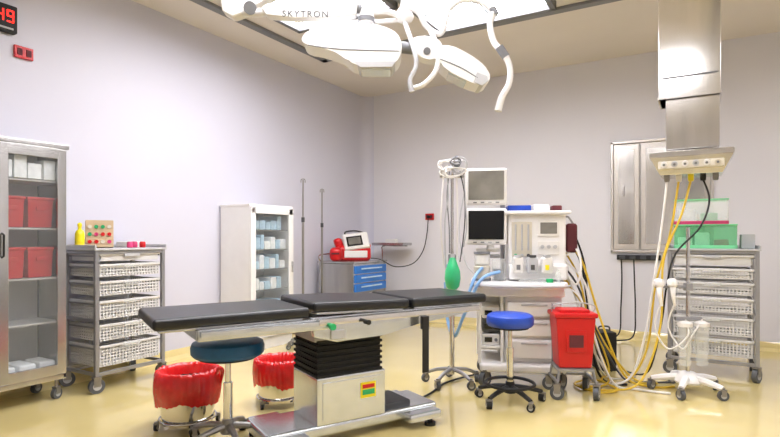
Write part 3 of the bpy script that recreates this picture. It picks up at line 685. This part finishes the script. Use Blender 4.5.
for i in range(6):
    x = -.17+i*.068; s = MB(); s.cyl((x, -.175, .078), (x, -.203, .07), .021, seg=18); so = s.build('gas_outlet', ['white', 'lgrey', 'white', 'lgrey', 'white', 'cream'][i], t)
    MB().cyl((x, -.200, .071), (x, -.208, .069), .009, seg=12).build('valve', 'grey', so)
for i in range(5): MB().box((-.16+i*.08, 0, -.015), (.04, .05, .05), bev=.008).build('connector', ['steeld', 'whitep', 'yel', 'rubber', 'grey'][i], t)
def PL(x, y, z): return Vector((PX+x, PY+y, z))
hose('gas_hose', [PL(-.16, 0, 1.61), PL(-.19, -.02, 1.3), PL(-.24, -.05, .9), PL(-.3, -.08, .45), PL(-.4, -.1, .1), PL(-.55, -.15, .02), PL(-.75, -.2, .02), ML(.62, -.1, .03), ML(.5, .02, .3), ML(.38, .15, .75), ML(.27, .15, 1.0)], .0085, 'whitep', 'white hose from the ceiling column sweeping to the anaesthesia machine')
hose('gas_hose', [PL(0, 0, 1.61), PL(-.06, -.03, 1.35), PL(-.18, -.05, 1.0), PL(-.2, -.1, .5), PL(-.32, -.2, .1), PL(-.5, -.3, .02), PL(-.75, -.32, .02), ML(.6, -.15, .05), ML(.5, -.02, .4), ML(.42, .1, .85), ML(.27, .1, 1.12)], .008, 'yellow', 'yellow hose from the ceiling column to the anaesthesia machine')
hose('gas_hose', [PL(-.08, 0, 1.61), PL(-.14, .02, 1.2), PL(-.24, .0, .8), PL(-.3, .0, .3), PL(-.45, -.05, .03), PL(-.7, -.05, .015), PL(-.8, -.25, .015), PL(-.6, -.4, .015), PL(-.48, -.25, .015), PL(-.62, -.1, .04), ML(.65, .05, .12), ML(.5, .16, .55), ML(.28, .2, .9)], .008, 'yellow', 'second yellow hose, coiled on the floor between column and machine')
sw = [('yellow', .009, (.28, .05, 1.15), (.42, .0, 1.0), (.55, -.05, .55), (.72, -.1, .1), (.9, -.12, .012), (1.1, -.1, .012), 'yellow hose bowing out from the upper right of the machine to the floor'),
      ('whitep', .009, (.28, .0, 1.0), (.44, -.06, .8), (.5, -.1, .4), (.62, -.18, .05), (.8, -.22, .012), (1.0, -.3, .012), 'white hose bowing out from the middle right of the machine to the floor'),
      ('dgrey', .008, (.28, .12, .95), (.40, .1, .8), (.56, .06, .4), (.75, .02, .04), (.92, .0, .012), (1.15, .05, .012), 'dark grey hose sweeping from the machine side to the floor below the column'),
      ('yellow', .008, (.28, .15, .85), (.46, .12, .62), (.66, .1, .25), (.85, .08, .02), (1.0, -.02, .012), (.85, -.1, .03), 'yellow hose curling back on the floor beside the machine'),
      ('whitep', .007, (.28, -.1, .78), (.38, -.16, .7), (.46, -.12, .45), (.56, -.05, .12), (.7, .08, .012), (.9, .2, .012), 'thin white hose dropping behind the sharps container')]
for m_, r_, a1, a2, a3, a4, a5, a6, lb in sw: hose('gas_hose', [ML(*a) for a in (a1, a2, a3, a4, a5, a6)], r_, m_, lb)
hose('power_cable', [PL(.08, 0, 1.61), PL(.12, -.02, 1.45), PL(.06, -.05, 1.25), PL(-.1, -.06, 1.05), PL(-.16, -.06, .8), PL(-.2, -.03, .5), PL(-.3, .1, .1), PL(-.5, .4, .012)], .007, 'rubber', 'black cable swinging from the ceiling column down to the floor', 'cable')
hose('power_cable', [ML(.27, .1, 1.2), ML(.42, .05, 1.0), ML(.48, .02, .6), ML(.52, .0, .2), ML(.6, -.02, .015), ML(.75, -.1, .015)], .010, 'rubber', 'thick black cable dropping from the right side of the anaesthesia machine', 'cable')
hose('power_cable', [ML(.28, .15, 1.3), ML(.38, .12, 1.22), ML(.47, .1, .95), ML(.50, .1, .6), ML(.6, .2, .15), ML(.75, .35, .012)], .008, 'rubber', 'black cable looping out from the top right of the anaesthesia machine', 'cable')
hose('suction_hose', [ML(.28, -.05, .9), ML(.36, -.12, .8), ML(.40, -.1, .95), ML(.38, 0, 1.08), ML(.3, .02, 1.02)], .009, 'whitep', 'short white hose looped at the right side of the machine')

# ------------------------------------------------------------ suction stand under the pendant
t = thingC('suction_stand', 'white wheeled suction stand below the ceiling column', 'suction stand', 688, 4.02)
b = MB(); b.lathe([(.02, .16), (.05, .155), (.09, .12), (.1, .09), (.09, .075)], seg=24)
for k in range(5): a = k*2*PI/5+.25; b.tube([(.05*math.cos(a), .05*math.sin(a), .115), (.15*math.cos(a), .15*math.sin(a), .105), (.25*math.cos(a), .25*math.sin(a), .085)], [.03, .026, .02], seg=8, n=3)
b.build('base', 'white', t)
for k in range(5): a = k*2*PI/5+.25; caster(t, .25*math.cos(a), .25*math.sin(a), .036, a+.9, .09, w=.028)
MB().cyl((0, 0, .1), (0, 0, 1.25), .014, seg=12).build('post', 'chrome', t)
MB().box((0, 0, .56), (.2, .03, .03), bev=.005).build('canister_bracket', 'alu', t)
MB().box((-.12, 0, .8), (.26, .02, .02), bev=.004).box((0, 0, .8), (.05, .05, .06), bev=.006).build('bracket', 'alu', t)
for x in (-.055, .07):
    j = MB(); j.lathe([(.036, .22), (.04, .23), (.046, .50), (.048, .51)], (x, -.06, 0)); jo = j.build('canister', 'cplastic', t)
    MB().lathe([(.051, .51), (.051, .535), (.02, .55)], (x, -.06, 0)).build('lid', 'whitep', jo)
for i, x in enumerate((-.23, -.13)):
    b = MB(); b.box((x, -.02, .83), (.06, .08, .07), bev=.025, seg=3); b.tube([(x, -.03, .8), (x-.01, -.05, .74), (x+.01, -.04, .66)], [.022, .016, .01], n=3); b.build('suction_regulator', 'white', t)
for i, x in enumerate((-.23, -.13)):
    hose('suction_hose', [W(2.26+x, 4.02-.04, .67), W(2.26+x-.04, 3.98, .5), W(2.26+x+.03, 3.92, .35), W(2.26+x*.3, 3.9, .45), W(2.26+(-.055 if i == 0 else .07), 3.955, .56)], .006, 'whitep', ['white hose from the left suction regulator to its canister', 'white hose from the right suction regulator to its canister'][i])

# ------------------------------------------------------------ surgical lamp (one ceiling mount, several arms and heads)
d0 = 2.95
def S(px, py, y=0): k_ = (d0+y)/F; return ((px-390)*k_, y, H+(HOR-py)*k_-CEIL)
def S2(px, py, y=0): a = S(px, py, y); return (a[0], a[2])
t = thing('surgical_lamp', 'white surgical lamp with lettered arm, rounded heads and curved handles above the table', 'surgical lamp', W(0, d0, CEIL), RC)
x366 = S(366, 0)[0]
MB().cyl((x366+.1, .1, -.03), (x366+.1, .1, 0), .24, .26, seg=36).build('ceiling_cover', 'lamp', t)
b = MB(); b.cyl(S(366, -110), (x366, 0, -.02), .045, seg=20); b.build('ceiling_tube', 'lamp', t)
b = MB(); b.tube([S(366, -115), S(366, -50), S(367, -10), S(366, 32)], [.044, .040, .040, .042], seg=16, n=3); b.build('stem', 'lamp', t)
MB().cyl(S(366.5, 18), S(366.3, 22), .047, seg=20).build('joint_ring', 'grey', t)
def flat_arm(poly, y, th, bev=.012, rounded=0):
    P = [Vector((a, b_, 0)) for a, b_ in poly]
    if rounded: P = spline(P, rounded, True)
    return MB().prism([S2(p.x, p.y, y) for p in P][::-1], y-th/2, y+th/2, bev=bev, seg=4)
arm = flat_arm([(262, 10), (268, 6), (300, 3), (348, 0), (358, 6), (356, 17), (340, 20), (296, 20), (268, 18)], -.02, .07, .01).build('spring_arm', 'lamp', t)
flat_arm([(222, 2), (232, -8), (300, -40), (362, -60), (366, -42), (300, -16), (258, 4), (246, 16), (234, 20), (224, 14)], .08, .08, .015).build('spring_arm', 'lamp', t)
MB().cyl(S(250, 8, .0), S(250, 8, .14), .036, seg=20).build('joint', 'grey', t)
MB().tube([S(244, 12, .06), S(256, 13, .04), S(268, 12, .0)], .024, seg=12, n=4).build('elbow', 'lamp', t)
MB().tube([S(348, 8, -.02), S(358, 9, -.01), S(366, 10, 0)], .026, seg=12, n=4).build('elbow', 'grey', t)
hd = flat_arm([(304, 44), (312, 36), (335, 31), (362, 29), (386, 33), (399, 42), (401, 58), (393, 69), (372, 71), (354, 69), (343, 60), (322, 53), (308, 50)], 0, .17, .014, 3).build('lamp_head', 'lamp', t, 60)
flat_arm([(354, 66), (396, 66), (392, 72), (361, 72.5)], 0, .172, .004).build('lens_frame', 'lgrey', hd)
MB().box(S(376, 72.5), (.16, .13, .012), bev=.004).build('lens', 'lens', hd)
MB().tube([S(308, 45, -.086), S(340, 49, -.087), S(399, 51, -.086)], .0025, seg=6).build('seam', 'grey', hd)
MB().cyl(S(366, 26), S(366, 31), .05, seg=20).build('swivel', 'grey', t)
MB().cyl(S(398, 47), S(416, 49), .032, seg=20).build('collar', 'grey', t)
flat_arm([(412, 41), (430, 39), (441, 46), (440, 60), (429, 62), (414, 56)], 0, .09, .010, 3).build('bracket', 'lamp', t, 60)
MB().cyl(S(427, 51, -.055), S(427, 51, .055), .02, seg=18).build('pivot', 'grey', t)
h2 = flat_arm([(437, 52), (448, 50), (464, 57), (480, 68), (488, 80), (482, 89), (466, 85), (446, 74), (437, 64)], 0, .15, .014, 3).build('lamp_head', 'lamp', t, 60)
flat_arm([(475, 76), (485, 80), (486, 85), (480, 90), (471, 86)], 0, .156, .005).build('end_cap', 'lgrey', h2)
MB().tube([S(440, 59, -.076), S(460, 67, -.077), S(478, 78, -.076)], .0025, seg=6).build('seam', 'grey', h2)
MB().box(S(456, 80.5), (.11, .12, .012), rot=(0, R(27), 0), bev=.004).build('lens', 'lens', h2)
tc = bpy.data.curves.new('lettering', 'FONT'); tc.body = 'SKYTRON'; tc.size = .048; tc.extrude = .001; tc.space_character = 1.25
to = bpy.data.objects.new('lettering_src', tc); col.objects.link(to); bpy.context.view_layer.update()
me = bpy.data.meshes.new_from_object(to.evaluated_get(bpy.context.evaluated_depsgraph_get())); me.name = 'lettering'
bpy.data.objects.remove(to); me.materials.clear(); me.materials.append(M['dgrey'])
lo = bpy.data.objects.new('lettering', me); col.objects.link(lo); lo.parent = arm
lo.location = S(282, 16.5, -.0575); lo.rotation_euler = (R(90), R(1), 0)
b = MB(); b.tube([S(408, -120, .2), S(408, -60, .2), S(408, -20, .16), S(404, 12, .08)], [.032, .032, .028, .024], seg=14, n=4); b.build('stem', 'lamp', t)
b = MB(); b.tube([S(396, 18, .08), S(404, 8, .08), S(418, 12, .08), S(426, 26, .08), S(440, 34, .08), S(446, 20, .08), S(450, 8, .08), S(464, 0, .08), S(482, 2, .06), S(494, 12, .04)], .016, seg=12, n=6); b.build('yoke', 'lamp', t)
b = MB(); b.ell(S(405, 17, .08), (.1, .1, .08)); b.build('hub', 'lamp', t)
MB().tube([S(372, 12, .02), S(388, 12, .05), S(400, 16, .08)], .015, seg=12, n=4).build('link_arm', 'lamp', t)
MB().tube([S(310, 31, .12), S(340, 24, .13), S(380, 22, .12), S(402, 20, .09)], .014, seg=12, n=4).build('link_arm', 'lamp', t)
b = MB(); b.tube([S(430, 30, .08), S(438, 50, .0), S(436, 70, -.08), S(424, 84, -.1), S(414, 88, -.1)], [.015, .015, .013, .013, .015], seg=12); b.build('handle', 'lamp', t)
b = MB(); b.tube([S(404, 20, .08), S(414, 50, -.08), S(416, 66, -.1), S(410, 80, -.1), S(412, 92, -.1)], [.013, .013, .012, .012, .015], seg=12); b.build('handle', 'lgrey', t)
b = MB(); b.tube([S(494, 12, .04), S(490, 24, .04), S(494, 42, .02), S(504, 54, 0), S(510, 68, 0), S(509, 84, 0), S(502, 97, 0), S(498, 111, 0)], [.018, .018, .018, .018, .016, .016, .019, .021], seg=12); b.build('hooked_handle', 'lamp', t)
MB().cyl(S(499, 47), S(506, 57), .023, seg=16).build('collar', 'grey', t)
MB().cyl(S(492, 8, .042), S(496, 15, .04), .02, seg=16).build('collar', 'grey', t)

# ------------------------------------------------------------ camera, world
cam = bpy.data.cameras.new('camera'); co = bpy.data.objects.new('camera', cam); col.objects.link(co)
co.location = W(0, 0, H); co.rotation_euler = (R(90), 0, RC)
cam.sensor_width = 36; cam.lens = F/780*36; cam.shift_y = (HOR-218.5)/780
bpy.context.scene.camera = co
wd = bpy.data.worlds.new('world'); bpy.context.scene.world = wd; wd.use_nodes = True
wd.node_tree.nodes['Background'].inputs[0].default_value = (.5, .5, .52, 1); wd.node_tree.nodes['Background'].inputs[1].default_value = .3
try: bpy.context.scene.view_settings.view_transform = 'Standard'
except Exception: pass
